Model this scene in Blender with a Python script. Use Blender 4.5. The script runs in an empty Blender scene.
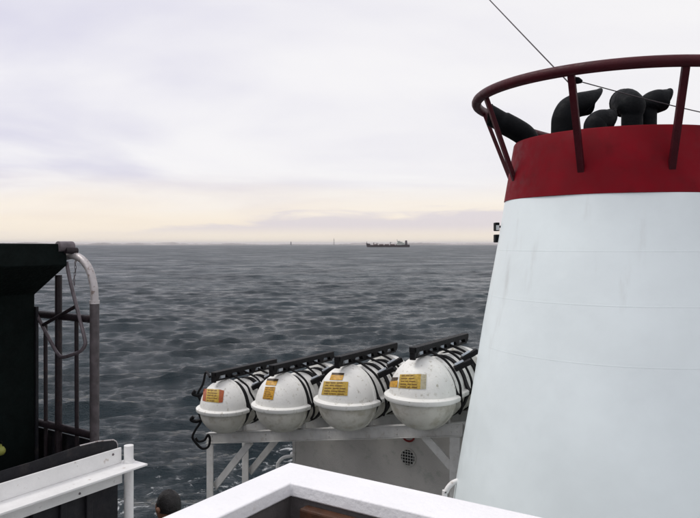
import bpy, bmesh, math, random
import numpy as np
from mathutils import Vector, Matrix

random.seed(7)
R = math.radians
scene = bpy.context.scene
COL = scene.collection

# ------------------------------------------------------------------ camera
F = 687.0                 # focal length in pixels of the 700 px wide photograph
CX, HY = 350.0, 244.0     # image centre column, horizon row
H = 11.0                  # eye height above the sea
cam_d = bpy.data.cameras.new('camera')
cam = bpy.data.objects.new('camera', cam_d)
COL.objects.link(cam)
cam.location = (0, 0, H)
cam.rotation_euler = (R(90), 0, 0)
cam_d.sensor_width = 36.0
cam_d.lens = F / 700.0 * 36.0
cam_d.shift_y = -(259.0 - HY) / 700.0
cam_d.clip_start = 0.05
cam_d.clip_end = 120000.0
scene.camera = cam

# ------------------------------------------------------------------ world
SUN_EL, SUN_AZ = R(60), R(-86)      # azimuth from +Y, negative = to the left
world = bpy.data.worlds.new('World')
scene.world = world
world.use_nodes = True
wt = world.node_tree
wt.nodes.clear()


def N(tree, kind, **kw):
    n = tree.nodes.new(kind)
    for k, v in kw.items():
        setattr(n, k, v)
    return n


def lk(tree, a, b):
    tree.links.new(a, b)


def setin(tree, sock, val):
    if hasattr(val, 'is_linked') or hasattr(val, 'links'):
        tree.links.new(val, sock)
    else:
        sock.default_value = val


def math_n(tree, op, a, b=None, clamp=False):
    n = N(tree, 'ShaderNodeMath', operation=op, use_clamp=clamp)
    setin(tree, n.inputs[0], a)
    if b is not None:
        setin(tree, n.inputs[1], b)
    return n.outputs[0]


def mapr(tree, v, a, b, c=0.0, d=1.0, smooth=True):
    n = N(tree, 'ShaderNodeMapRange', interpolation_type='SMOOTHSTEP' if smooth else 'LINEAR')
    setin(tree, n.inputs[0], v)
    for i, x in enumerate((a, b, c, d)):
        n.inputs[i + 1].default_value = x
    return n.outputs[0]


def mixc(tree, f, a, b, blend='MIX'):
    n = N(tree, 'ShaderNodeMix', data_type='RGBA', blend_type=blend)
    setin(tree, n.inputs[0], f)
    for s, v in ((n.inputs[6], a), (n.inputs[7], b)):
        if isinstance(v, tuple):
            s.default_value = (v[0], v[1], v[2], 1)
        else:
            tree.links.new(v, s)
    return n.outputs[2]


def noise(tree, vec, scale, detail=4.0, rough=0.5, dist=0.0):
    n = N(tree, 'ShaderNodeTexNoise')
    if vec is not None:
        tree.links.new(vec, n.inputs['Vector'])
    n.inputs['Scale'].default_value = scale
    n.inputs['Detail'].default_value = detail
    n.inputs['Roughness'].default_value = rough
    n.inputs['Distortion'].default_value = dist
    return n.outputs['Fac']


def comb(tree, x, y, z):
    n = N(tree, 'ShaderNodeCombineXYZ')
    for s, v in zip(n.inputs, (x, y, z)):
        setin(tree, s, v)
    return n.outputs[0]


sky = N(wt, 'ShaderNodeTexSky', sky_type='NISHITA')
sky.sun_disc = False
sky.sun_elevation = SUN_EL
sky.sun_rotation = SUN_AZ
sky.altitude = 0
sky.air_density = 1.0
sky.dust_density = 3.0
sky.ozone_density = 1.0
tc = N(wt, 'ShaderNodeTexCoord')
sep = N(wt, 'ShaderNodeSeparateXYZ')
lk(wt, tc.outputs['Generated'], sep.inputs[0])
dx, dy, dz = sep.outputs
zpos = math_n(wt, 'MAXIMUM', dz, 0.0)
den = math_n(wt, 'ADD', zpos, 0.09)
cu = math_n(wt, 'DIVIDE', dx, den)
cv = math_n(wt, 'DIVIDE', dy, den)
pl = comb(wt, cu, cv, 0.0)
az = math_n(wt, 'ARCTAN2', dx, dy)
# overcast deck: broad soft light and dark sheets, with finer streaks on them
n1 = noise(wt, pl, 0.42, 5, 0.5, 0.6)
n2 = noise(wt, comb(wt, math_n(wt, 'MULTIPLY', cu, 0.7), cv, 3.0), 0.8, 5, 0.5, 0.3)
nb = math_n(wt, 'ADD', math_n(wt, 'MULTIPLY', n1, 0.75), math_n(wt, 'MULTIPLY', n2, 0.25))
cl = mapr(wt, nb, 0.34, 0.60)
K = 10.0      # Background strength is 0.1
c_dark = (0.71 * K, 0.69 * K, 0.84 * K)
c_lite = (1.0 * K, 0.98 * K, 1.0 * K)
c_cloud = mixc(wt, cl, c_dark, c_lite)
# brighter, whiter deck towards the right of the view (broad, smooth)
side = math_n(wt, 'SUBTRACT', math_n(wt, 'MULTIPLY', dx, 0.85), math_n(wt, 'MULTIPLY', dy, -0.5))
br = mapr(wt, side, -0.1, 0.95, 0.0, 0.72)
c_cloud = mixc(wt, br, c_cloud, (1.02 * K, 1.0 * K, 0.99 * K))
# warm light low over the horizon
warm = mapr(wt, math_n(wt, 'ADD', zpos, math_n(wt, 'MULTIPLY', math_n(wt, 'SUBTRACT', n2, 0.5), 0.05)), 0.02, 0.11, 1.0, 0.0)
c_cloud = mixc(wt, math_n(wt, 'MULTIPLY', warm, 0.85), c_cloud, (1.08 * K, 0.95 * K, 0.775 * K))
# flat bank of cloud just above the horizon
bank_v = comb(wt, math_n(wt, 'MULTIPLY', az, 5.0), math_n(wt, 'MULTIPLY', zpos, 30.0), 4.3)
nbk = noise(wt, bank_v, 1.6, 6, 0.55, 0.3)
top = math_n(wt, 'ADD', mapr(wt, az, -0.48, 0.02, 0.010, 0.050), math_n(wt, 'MULTIPLY', math_n(wt, 'SUBTRACT', nbk, 0.5), 0.055))
bank = mapr(wt, math_n(wt, 'SUBTRACT', top, zpos), -0.002, 0.012)
bank = math_n(wt, 'MULTIPLY', bank, mapr(wt, zpos, 0.008, 0.030, 0.0, 1.0))
c_cloud = mixc(wt, math_n(wt, 'MULTIPLY', bank, 0.82), c_cloud, (0.79 * K, 0.735 * K, 0.79 * K))
hz = mapr(wt, zpos, 0.0, 0.005, 0.25, 0.0)
c_cloud = mixc(wt, hz, c_cloud, (0.80 * K, 0.72 * K, 0.74 * K))
final = mixc(wt, 0.9, sky.outputs[0], c_cloud)
bg = N(wt, 'ShaderNodeBackground')
bg.inputs['Strength'].default_value = 0.1
lk(wt, final, bg.inputs['Color'])
wo = N(wt, 'ShaderNodeOutputWorld')
lk(wt, bg.outputs[0], wo.inputs['Surface'])

# ------------------------------------------------------------------ sun
sd = bpy.data.lights.new('sun', 'SUN')
sd.energy = 1.45
sd.angle = R(28)
sd.color = (1.0, 0.96, 0.9)
sun = bpy.data.objects.new('sun', sd)
COL.objects.link(sun)
sdir = Vector((math.sin(SUN_AZ) * math.cos(SUN_EL), math.cos(SUN_AZ) * math.cos(SUN_EL), math.sin(SUN_EL)))
sun.rotation_euler = (-sdir).to_track_quat('-Z', 'Y').to_euler()
sun.location = sdir * 60

scene.view_settings.view_transform = 'Standard'
scene.view_settings.look = 'None'
scene.view_settings.gamma = 1.0
scene.view_settings.exposure = 0.0

# ------------------------------------------------------------------ ship frame
ANG = R(-33.0)
CA, SA = math.cos(ANG), -math.sin(ANG)      # .8387, .5446


def W(a, b, z):
    """ship frame (a = inboard/across, b = along, z relative to eye level) -> world"""
    return Vector((a * CA + b * SA, -a * SA + b * CA, z + H))


def AB(x, y):
    return (x * CA - y * SA, x * SA + y * CA)


def P(px, py, t):
    return Vector(((px - CX) / F * t, t, H - (py - HY) / F * t))


def on_b(px, py, b):
    k = (px - CX) / F
    t = b / (SA * k + CA)
    return (t * (CA * k - SA), b, -(py - HY) / F * t)


def on_a(px, py, a):
    k = (px - CX) / F
    t = a / (CA * k - SA)
    return (a, t * (SA * k + CA), -(py - HY) / F * t)


DECK = -3.45

# ------------------------------------------------------------------ mesh builder


class MB:
    def __init__(s):
        s.v = []
        s.f = []

    def add(s, vs, fs):
        o = len(s.v)
        s.v += [Vector(v) for v in vs]
        s.f += [tuple(i + o for i in f) for f in fs]
        return s

    def hexa(s, q):      # eight corners: 4 bottom, 4 top
        return s.add(q, [(3, 2, 1, 0), (4, 5, 6, 7), (0, 1, 5, 4), (1, 2, 6, 5), (2, 3, 7, 6), (3, 0, 4, 7)])

    def box(s, a0, a1, b0, b1, z0, z1):      # ship frame box
        return s.hexa([W(a0, b0, z0), W(a1, b0, z0), W(a1, b1, z0), W(a0, b1, z0),
                       W(a0, b0, z1), W(a1, b0, z1), W(a1, b1, z1), W(a0, b1, z1)])

    def wbox(s, x0, x1, y0, y1, z0, z1):
        return s.hexa([Vector(p) for p in ((x0, y0, z0), (x1, y0, z0), (x1, y1, z0), (x0, y1, z0),
                                           (x0, y0, z1), (x1, y0, z1), (x1, y1, z1), (x0, y1, z1))])

    def bar(s, p0, p1, w, h, up=(0, 0, 1)):  # rectangular bar between two points
        p0, p1 = Vector(p0), Vector(p1)
        t = (p1 - p0).normalized()
        sd_ = t.cross(Vector(up)).normalized()
        u = sd_.cross(t).normalized()
        q = []
        for p in (p0, p1):
            q += [p - sd_ * w / 2 - u * h / 2, p + sd_ * w / 2 - u * h / 2, p + sd_ * w / 2 + u * h / 2, p - sd_ * w / 2 + u * h / 2]
        return s.hexa(q)

    def tube(s, pts, r, n=10, cap=True, closed=False, shear=0.0):
        pts = [Vector(p) for p in pts]
        m = len(pts)
        rr = r if isinstance(r, (list, tuple)) else [r] * m
        up = None
        rings = []
        for i, p in enumerate(pts):
            if closed:
                t = pts[(i + 1) % m] - pts[i - 1]
            else:
                t = pts[min(i + 1, m - 1)] - pts[max(i - 1, 0)]
            t.normalize()
            if up is None:
                up = Vector((0, 0, 1)) if abs(t.z) < 0.9 else Vector((0, -1, 0))
            up = (up - t * up.dot(t)).normalized()
            sd_ = t.cross(up)
            ring = []
            for k in range(n):
                an = 2 * math.pi * k / n
                q = up * math.cos(an) + sd_ * math.sin(an)
                v = p + q * rr[i]
                if shear and i == m - 1:
                    v = v + t * (q.z * shear)
                ring.append(v)
            rings.append(ring)
        vs = [v for ring in rings for v in ring]
        fs = []
        for i in range(m if closed else m - 1):
            j = (i + 1) % m
            for k in range(n):
                k2 = (k + 1) % n
                fs.append((i * n + k, i * n + k2, j * n + k2, j * n + k))
        if cap and not closed:
            fs.append(tuple(range(n - 1, -1, -1)))
            fs.append(tuple((m - 1) * n + k for k in range(n)))
        return s.add(vs, fs)

    def lathe(s, c, prof, n=48, a0=0.0, a1=2 * math.pi, cap=False):   # prof: (radius, z) around vertical axis at c
        c = Vector(c)
        full = abs(a1 - a0 - 2 * math.pi) < 1e-6
        m = n if full else n + 1
        vs = []
        for r, z in prof:
            for k in range(m):
                an = a0 + (a1 - a0) * k / n
                vs.append(c + Vector((r * math.cos(an), r * math.sin(an), z)))
        fs = []
        for i in range(len(prof) - 1):
            for k in range(n):
                k2 = (k + 1) % m
                fs.append((i * m + k, i * m + k2, (i + 1) * m + k2, (i + 1) * m + k))
        if cap:
            fs.append(tuple(range(m - 1, -1, -1)))
            fs.append(tuple((len(prof) - 1) * m + k for k in range(m)))
        return s.add(vs, fs)


def smooth_path(pts, n=6):
    """Catmull-Rom through points"""
    pts = [Vector(p) for p in pts]
    q = [pts[0] * 2 - pts[1]] + pts + [pts[-1] * 2 - pts[-2]]
    out = []
    for i in range(1, len(q) - 2):
        for k in range(n):
            t = k / n
            a, b, c, d = q[i - 1], q[i], q[i + 1], q[i + 2]
            out.append(0.5 * ((2 * b) + (c - a) * t + (2 * a - 5 * b + 4 * c - d) * t * t + (3 * b - a - 3 * c + d) * t ** 3))
    out.append(pts[-1])
    return out


def tag(o, label=None, cat=None, group=None, kind=None):
    if label:
        o['label'] = label
    if cat:
        o['category'] = cat
    if group:
        o['group'] = group
    if kind:
        o['kind'] = kind
    return o


XF = {}


def thing(name, loc, label, cat, group=None, rotz=ANG):
    o = bpy.data.objects.new(name, None)
    o.empty_display_size = 0.2
    COL.objects.link(o)
    o.location = loc
    o.rotation_euler = (0, 0, rotz)
    XF[o] = Matrix.Translation(Vector(loc)) @ Matrix.Rotation(rotz, 4, 'Z')
    return tag(o, label, cat, group)


def obj(name, mb, mat, parent=None, smooth=None, bevel=0.0, seg=2, label=None, origin=None):
    """link the collected shapes as one mesh object; world coordinates are turned into the parent's"""
    if parent is not None:
        M = XF[parent]
    else:
        M = Matrix.Translation(Vector(origin)) if origin is not None else Matrix.Identity(4)
    Mi = M.inverted()
    me = bpy.data.meshes.new(name)
    me.from_pydata([Mi @ v for v in mb.v], [], mb.f)
    bm = bmesh.new()
    bm.from_mesh(me)
    bmesh.ops.recalc_face_normals(bm, faces=bm.faces)
    bm.to_mesh(me)
    bm.free()
    o = bpy.data.objects.new(name, me)
    COL.objects.link(o)
    me.materials.append(mat)
    if parent is not None:
        o.parent = parent
    elif origin is not None:
        o.location = origin
    XF[o] = M
    if bevel:
        bv = o.modifiers.new('bevel', 'BEVEL')
        bv.width = bevel
        bv.segments = seg
        bv.limit_method = 'ANGLE'
        bv.angle_limit = R(40)
    if smooth:
        for p in me.polygons:
            p.use_smooth = True
        me.set_sharp_from_angle(angle=R(smooth))
    if label:
        o['label'] = label
    return o


# ------------------------------------------------------------------ materials
def paint(name, base, rough=0.45, var=0.08, vscale=3.0, dirt=None, dirt_amt=0.0, dscale=2.0, streak=False,
          bump=0.004, bscale=60.0, metallic=0.0, spec=0.4, dthr=(0.52, 0.75)):
    m = bpy.data.materials.new(name)
    m.use_nodes = True
    t = m.node_tree
    p = t.nodes['Principled BSDF']
    p.inputs['Metallic'].default_value = metallic
    p.inputs['Specular IOR Level'].default_value = spec
    g = N(t, 'ShaderNodeNewGeometry')
    pos = g.outputs['Position']
    nv = noise(t, pos, vscale, 5, 0.6)
    lo_ = tuple(c * (1 - var) for c in base)
    hi_ = tuple(min(1, c * (1 + var * 0.7)) for c in base)
    col = mixc(t, mapr(t, nv, 0.3, 0.7), lo_, hi_)
    if dirt:
        if streak:
            mp = N(t, 'ShaderNodeMapping')
            lk(t, pos, mp.inputs['Vector'])
            mp.inputs['Scale'].default_value = (1, 1, 0.12)
            dv = noise(t, mp.outputs[0], dscale * 3, 5, 0.62)
            dv2 = noise(t, pos, dscale * 0.45, 3, 0.5)
            dv = math_n(t, 'ADD', math_n(t, 'MULTIPLY', dv, 0.6), math_n(t, 'MULTIPLY', dv2, 0.4))
        else:
            dv = noise(t, pos, dscale, 7, 0.65)
        f = math_n(t, 'MULTIPLY', mapr(t, dv, dthr[0], dthr[1]), dirt_amt)
        col = mixc(t, f, col, dirt)
    lk(t, col, p.inputs['Base Color'])
    rn = noise(t, pos, vscale * 4, 4, 0.6)
    lk(t, mapr(t, rn, 0.3, 0.7, max(0.03, rough - 0.1), min(1, rough + 0.1)), p.inputs['Roughness'])
    if bump:
        b = N(t, 'ShaderNodeBump')
        b.inputs['Distance'].default_value = bump
        b.inputs['Strength'].default_value = 0.6
        lk(t, noise(t, pos, bscale, 3, 0.5), b.inputs['Height'])
        lk(t, b.outputs[0], p.inputs['Normal'])
    return m


M = {}
M['white_cap'] = paint('white_cap_paint', (0.81, 0.81, 0.83), 0.4, 0.03, 4, (0.5, 0.44, 0.40), 0.35, 15, dthr=(0.62, 0.74))
M['white_rail'] = paint('white_rail_paint', (0.80, 0.80, 0.79), 0.45, 0.05, 6, (0.30, 0.20, 0.13), 0.6, 16, dthr=(0.62, 0.72))
M['funnel'] = paint('funnel_white_paint', (0.82, 0.90, 0.915), 0.42, 0.04, 1.6, (0.46, 0.45, 0.43), 0.45, 1.6, streak=True, bump=0.003, bscale=7, dthr=(0.55, 0.72))
M['red'] = paint('red_paint', (0.185, 0.0022, 0.009), 0.6, 0.15, 3, (0.09, 0.003, 0.006), 0.5, 5, bump=0.003, bscale=9, spec=0.12)
M['red_ring'] = paint('dark_red_ring_paint', (0.052, 0.0035, 0.008), 0.5, 0.2, 6, (0.03, 0.005, 0.006), 0.5, 8, spec=0.25)
M['soot'] = paint('sooty_black_steel', (0.004, 0.005, 0.0065), 0.65, 0.25, 8, spec=0.12)
M['soot_in'] = paint('soot_black_lining', (0.006, 0.006, 0.006), 0.9, 0.2, 8)
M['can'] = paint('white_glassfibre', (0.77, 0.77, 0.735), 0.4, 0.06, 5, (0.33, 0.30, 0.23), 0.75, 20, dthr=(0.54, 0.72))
M['can_low'] = paint('darker_glassfibre', (0.55, 0.54, 0.485), 0.5, 0.1, 5, (0.28, 0.25, 0.18), 0.6, 9, dthr=(0.45, 0.7))  # lower shells: base tone darker than the upper ones, random grime blotches over it
M['black'] = paint('black_webbing', (0.006, 0.006, 0.007), 0.6, 0.2, 20, spec=0.2)
M['tab'] = paint('pale_buckle_metal', (0.55, 0.6, 0.66), 0.35, 0.1, 20, metallic=0.5)
M['rack'] = paint('grey_white_galvanised_steel', (0.50, 0.50, 0.485), 0.55, 0.1, 8, (0.25, 0.20, 0.15), 0.5, 14)
M['box'] = paint('grey_painted_locker', (0.50, 0.485, 0.46), 0.6, 0.06, 4, (0.2, 0.24, 0.2), 0.5, 7)
M['dark_green'] = paint('dark_green_canvas', (0.0035, 0.0065, 0.006), 0.8, 0.25, 12, bump=0.006, bscale=40, spec=0.1)
M['dark_steel'] = paint('dark_brown_steel', (0.022, 0.016, 0.019), 0.5, 0.3, 14, (0.06, 0.03, 0.02), 0.5, 24, spec=0.25)
M['worn_rod'] = paint('worn_grey_rod', (0.13, 0.11, 0.12), 0.45, 0.3, 16, (0.03, 0.02, 0.02), 0.8, 18)
M['post'] = paint('weathered_grey_brown_post', (0.085, 0.074, 0.078), 0.5, 0.3, 14, (0.03, 0.02, 0.018), 0.6, 20, spec=0.3)
M['galv'] = paint('worn_galvanised_pipe', (0.50, 0.47, 0.47), 0.4, 0.15, 14, (0.16, 0.11, 0.09), 0.8, 28, metallic=0.3, dthr=(0.55, 0.62))
M['panel'] = paint('dark_blue_grey_panel', (0.011, 0.011, 0.015), 0.65, 0.2, 5, (0.09, 0.07, 0.06), 0.35, 8)
M['inner'] = paint('dark_bulwark_lining', (0.075, 0.068, 0.068), 0.7, 0.15, 6)
M['wood'] = paint('brown_varnished_wood', (0.06, 0.022, 0.009), 0.65, 0.3, 9, (0.10, 0.03, 0.01), 0.6, 22)
M['deck'] = paint('deck_paint', (0.14, 0.15, 0.15), 0.7, 0.2, 2, (0.07, 0.06, 0.05), 0.5, 3)
M['hull'] = paint('hull_white_paint', (0.7, 0.7, 0.7), 0.5, 0.05, 1, (0.3, 0.2, 0.15), 0.4, 1)
M['red_bright'] = paint('red_handle_paint', (0.20, 0.012, 0.012), 0.5, 0.1, 20)
M['mesh_dark'] = paint('vent_dark', (0.012, 0.012, 0.012), 0.9, 0.1, 10)
M['wire'] = paint('tarred_wire', (0.05, 0.04, 0.045), 0.6, 0.1, 10)
M['gold'] = paint('gold_label', (0.56, 0.30, 0.018), 0.4, 0.25, 30, (0.24, 0.10, 0.02), 0.55, 45, dthr=(0.4, 0.7))
M['khaki'] = paint('khaki_label', (0.50, 0.33, 0.045), 0.4, 0.25, 30, (0.18, 0.12, 0.03), 0.55, 50, dthr=(0.4, 0.7))
M['print'] = paint('faded_label_print', (0.15, 0.075, 0.012), 0.5, 0.3, 80)
M['rust_lab'] = paint('rust_red_label', (0.33, 0.075, 0.018), 0.45, 0.2, 30)
M['dark_lab'] = paint('dark_brown_label_print', (0.045, 0.028, 0.014), 0.5, 0.2, 30)
M['pale_lab'] = paint('worn_silver_label', (0.40, 0.37, 0.26), 0.4, 0.25, 60, (0.25, 0.2, 0.1), 0.6, 60)
M['ship_hull'] = paint('far_ship_hull_paint', (0.035, 0.020, 0.024), 0.6, 0.1, 0.05, bump=0)
M['ship_deck'] = paint('far_ship_deck_paint', (0.10, 0.045, 0.035), 0.7, 0.1, 0.05, bump=0)
M['ship_white'] = paint('far_ship_white_paint', (0.62, 0.66, 0.60), 0.5, 0.05, 0.05, bump=0)
M['ship_dark'] = paint('far_ship_dark_steel', (0.06, 0.045, 0.05), 0.6, 0.1, 0.05, bump=0)
M['shore'] = paint('far_shore_land', (0.30, 0.28, 0.27), 0.9, 0.3, 0.002, bump=0)  # land colour lightened to stand in for part of the distance haze
M['skin'] = paint('skin', (0.20, 0.10, 0.06), 0.5, 0.08, 20, bump=0.001)
M['hair'] = paint('black_hair', (0.008, 0.007, 0.007), 0.5, 0.4, 60, bump=0.008, bscale=120)
M['jacket'] = paint('dark_jacket_cloth', (0.03, 0.035, 0.05), 0.85, 0.15, 10)
M['trousers'] = paint('grey_trouser_cloth', (0.06, 0.06, 0.065), 0.9, 0.15, 10)
M['lamp_glass'] = paint('pale_lamp_casing', (0.55, 0.56, 0.57), 0.4, 0.05, 10)
M['seam'] = paint('rusty_weld', (0.35, 0.33, 0.31), 0.6, 0.3, 30, (0.6, 0.65, 0.68), 1.0, 5, dthr=(0.40, 0.55))
M['lime'] = paint('lime_plastic', (0.34, 0.36, 0.08), 0.5, 0.05, 10)

# ------------------------------------------------------------------ sea
def build_sea():
    rng = np.random.default_rng(11)
    rr = np.concatenate([np.linspace(1.0, 16.0, 6), np.geomspace(18, 1800, 1080), np.geomspace(1850, 40000, 50)])
    th = np.concatenate([np.arange(-38, 38, 0.1), np.arange(38, 322, 2.0)])
    th = np.radians(th)
    nr, nt = len(rr), len(th)
    X = (rr[:, None] * np.sin(th)[None, :])
    Y = (rr[:, None] * np.cos(th)[None, :])
    dr = np.gradient(rr)
    cell = np.maximum(dr, rr * math.radians(0.1))[:, None]
    coarse = np.where((th > math.radians(38)) | (th < math.radians(-38)), rr[:, None] * math.radians(2.0), 0)
    cell = np.maximum(cell, coarse)
    Zs = np.zeros_like(X)
    Dx = np.zeros_like(X)
    Dy = np.zeros_like(X)
    nw = 120
    lam = np.exp(rng.uniform(math.log(0.55), math.log(15.0), nw))
    wind = math.radians(107)
    for L in lam:
        sp = 0.27 if L > 3 else 0.40
        d = wind + rng.normal(0, sp)
        k = 2 * math.pi / L
        amp = 0.0132 * L / (1 + (L / 6.5) ** 2.0) * (0.62 if L < 1.4 else 1.0) * rng.uniform(0.6, 1.4)
        ph = rng.uniform(0, 2 * math.pi)
        wgt = np.clip((L / cell - 2.0) / 2.0, 0, 1)
        # slow patchiness so that no train repeats evenly
        pa = rng.uniform(0, 6.28, 2)
        env = 0.75 + 0.45 * np.sin(X * 0.6 / L + pa[0]) * np.cos(Y * 0.45 / L + pa[1])
        arg = k * (X * math.cos(d) + Y * math.sin(d)) + ph
        a = amp * wgt * env
        s_, c_ = np.sin(arg), np.cos(arg)
        Zs += a * s_
        Dx += a * math.cos(d) * c_
        Dy += a * math.sin(d) * c_
    X = X + Dx * 0.85
    Y = Y + Dy * 0.85
    std = Zs[:600].std()
    crest = Zs / std
    # long swell fades with distance so that the horizon stays flat
    co = np.stack([X, Y, Zs], -1).reshape(-1, 3)
    i = np.arange(nr - 1)[:, None]
    j = np.arange(nt)[None, :]
    j2 = (j + 1) % nt
    quads = np.stack([i * nt + j, i * nt + j2, (i + 1) * nt + j2, (i + 1) * nt + j], -1).reshape(-1, 4)
    quads = quads[:, ::-1]
    me = bpy.data.meshes.new('sea')
    me.vertices.add(len(co))
    me.vertices.foreach_set('co', co.astype(np.float32).ravel())
    nq = len(quads)
    me.loops.add(nq * 4)
    me.loops.foreach_set('vertex_index', quads.astype(np.int32).ravel())
    me.polygons.add(nq)
    me.polygons.foreach_set('loop_start', np.arange(0, nq * 4, 4, dtype=np.int32))
    me.polygons.foreach_set('use_smooth', np.ones(nq, dtype=bool))
    at = me.attributes.new('crest', 'FLOAT', 'POINT')
    at.data.foreach_set('value', crest.astype(np.float32).ravel())
    me.update()
    me.validate()
    o = bpy.data.objects.new('sea', me)
    COL.objects.link(o)
    o['kind'] = 'structure'
    return o


def sea_material():
    m = bpy.data.materials.new('sea_water')
    m.use_nodes = True
    t = m.node_tree
    p = t.nodes['Principled BSDF']
    g = N(t, 'ShaderNodeNewGeometry')
    pos = g.outputs['Position']
    p.inputs['IOR'].default_value = 1.333
    # water body colour with slow patches
    c0 = mixc(t, mapr(t, noise(t, pos, 0.03, 4, 0.6), 0.35, 0.65), (0.008, 0.018, 0.024), (0.016, 0.031, 0.040))
    # foam
    at = N(t, 'ShaderNodeAttribute', attribute_name='crest')
    cr = at.outputs['Fac']
    nf = noise(t, pos, 0.9, 8, 0.68, 0.5)
    nl = noise(t, pos, 0.055, 3, 0.5)
    caps = math_n(t, 'MULTIPLY', mapr(t, math_n(t, 'ADD', cr, math_n(t, 'MULTIPLY', nf, 1.4)), 4.0, 4.4), mapr(t, nl, 0.50, 0.58))
    sx = N(t, 'ShaderNodeSeparateXYZ')
    lk(t, pos, sx.inputs[0])
    # distance outboard of the ship
    u = math_n(t, 'ADD', math_n(t, 'MULTIPLY', sx.outputs[0], -CA), math_n(t, 'MULTIPLY', sx.outputs[1], SA))
    u = math_n(t, 'ADD', u, math_n(t, 'MULTIPLY', math_n(t, 'SUBTRACT', noise(t, pos, 0.16, 4, 0.5), 0.5), 9.0))
    wake = mapr(t, u, 21.0, 33.0, 1.0, 0.0)
    nw_ = noise(t, pos, 0.85, 9, 0.72, 1.3)
    thr = math_n(t, 'SUBTRACT', 0.80, math_n(t, 'MULTIPLY', wake, 0.255))
    wk = math_n(t, 'MULTIPLY', math_n(t, 'SUBTRACT', nw_, thr), 14.0, clamp=True)
    wk = math_n(t, 'MULTIPLY', wk, wake, clamp=True)
    foam = math_n(t, 'MAXIMUM', wk, math_n(t, 'MULTIPLY', caps, 0.5))
    col = mixc(t, foam, c0, (0.55, 0.57, 0.58))
    lk(t, col, p.inputs['Base Color'])
    p.inputs['Specular IOR Level'].default_value = 0.5
    # unresolved chop far off acts as roughness; gust patches make it uneven
    ln = N(t, 'ShaderNodeVectorMath', operation='LENGTH')
    lk(t, pos, ln.inputs[0])
    gm = N(t, 'ShaderNodeMapping')
    lk(t, pos, gm.inputs['Vector'])
    gm.inputs['Rotation'].default_value = (0, 0, R(-8))
    gm.inputs['Scale'].default_value = (0.5, 1.0, 1.0)
    gust = noise(t, gm.outputs[0], 0.035, 9, 0.72, 0.2)
    gust = mapr(t, gust, 0.36, 0.64)
    lr = math_n(t, 'LOGARITHM', ln.outputs['Value'], 10.0)
    fr0 = mapr(t, lr, 1.6, 3.0, 0.07, 0.34, smooth=False)
    rough = math_n(t, 'ADD', fr0, math_n(t, 'MULTIPLY', math_n(t, 'MULTIPLY', gust, fr0), 0.7))
    lk(t, math_n(t, 'ADD', rough, math_n(t, 'MULTIPLY', foam, 0.5)), p.inputs['Roughness'])
    # ripples
    mp = N(t, 'ShaderNodeMapping')
    lk(t, pos, mp.inputs['Vector'])
    mp.inputs['Rotation'].default_value = (0, 0, R(-10))
    mp.inputs['Scale'].default_value = (0.45, 1.4, 1.0)
    h1 = noise(t, mp.outputs[0], 2.8, 6, 0.65, 0.0)
    h2 = noise(t, mp.outputs[0], 0.22, 4, 0.55, 0.2)
    h3 = noise(t, pos, 4.2, 4, 0.6)
    hh = math_n(t, 'ADD', math_n(t, 'MULTIPLY', h1, 1.0), math_n(t, 'MULTIPLY', h2, 0.35))
    hh = math_n(t, 'ADD', hh, math_n(t, 'MULTIPLY', h3, 0.2))
    b = N(t, 'ShaderNodeBump')
    b.inputs['Strength'].default_value = 1.0
    lk(t, math_n(t, 'ADD', 0.21, math_n(t, 'MULTIPLY', gust, 0.24)), b.inputs['Distance'])
    lk(t, hh, b.inputs['Height'])
    lk(t, b.outputs[0], p.inputs['Normal'])
    return m


sea = build_sea()
sea.data.materials.append(sea_material())

# ------------------------------------------------------------------ far shore
def shore():
    rng = random.Random(4)
    mb = MB()
    az0, az1, n = R(-52), R(52), 900
    prof = []
    hh = 8.0
    for i in range(n + 1):
        a = az0 + (az1 - az0) * i / n
        px = CX + F * math.tan(a)
        base = 12 + 3.5 * math.sin(a * 23) + 2.5 * math.sin(a * 71 + 1)
        if px < 175:
            base += 9 + 5 * math.sin(a * 140)
        if px > 350:
            base += 6
        hh += (base - hh) * 0.5 + rng.uniform(-2.2, 2.2)
        prof.append((a, max(3.0, hh)))
    vs, fs = [], []
    for a, h in prof:
        d = 7000.0
        c, s = math.cos(a), math.sin(a)
        for dd, z in ((0, -3), (60, h * 0.7), (240, h), (1500, h * 0.8), (2200, -3)):
            vs.append((s * (d + dd), c * (d + dd), z))
    for i in range(n):
        for k in range(4):
            fs.append((i * 5 + k, i * 5 + 5 + k, i * 5 + 6 + k, i * 5 + 1 + k))
    mb.add(vs, fs)
    o = obj('far_shore', mb, M['shore'], smooth=60)
    o['kind'] = 'structure'
    o['label'] = 'low hazy strip of land along the horizon'
    return o


shore()


def lighthouse():
    p = P(291, 244, 6990)
    t = thing('lighthouse', (p.x, p.y, 0), 'small dark lighthouse standing on the far shore', 'lighthouse', rotz=0)
    mb = MB().lathe((p.x, p.y, 0), [(6, -1), (5.2, 10), (4.6, 26)], 16, cap=True)
    obj('tower', mb, M['ship_dark'], t, smooth=40)
    mb = MB().lathe((p.x, p.y, 0), [(6.2, 26), (6.2, 27), (3.4, 27), (3.4, 32), (4.2, 32), (0.3, 37)], 16)
    obj('lantern_room', mb, M['ship_dark'], t, smooth=40)


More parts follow.
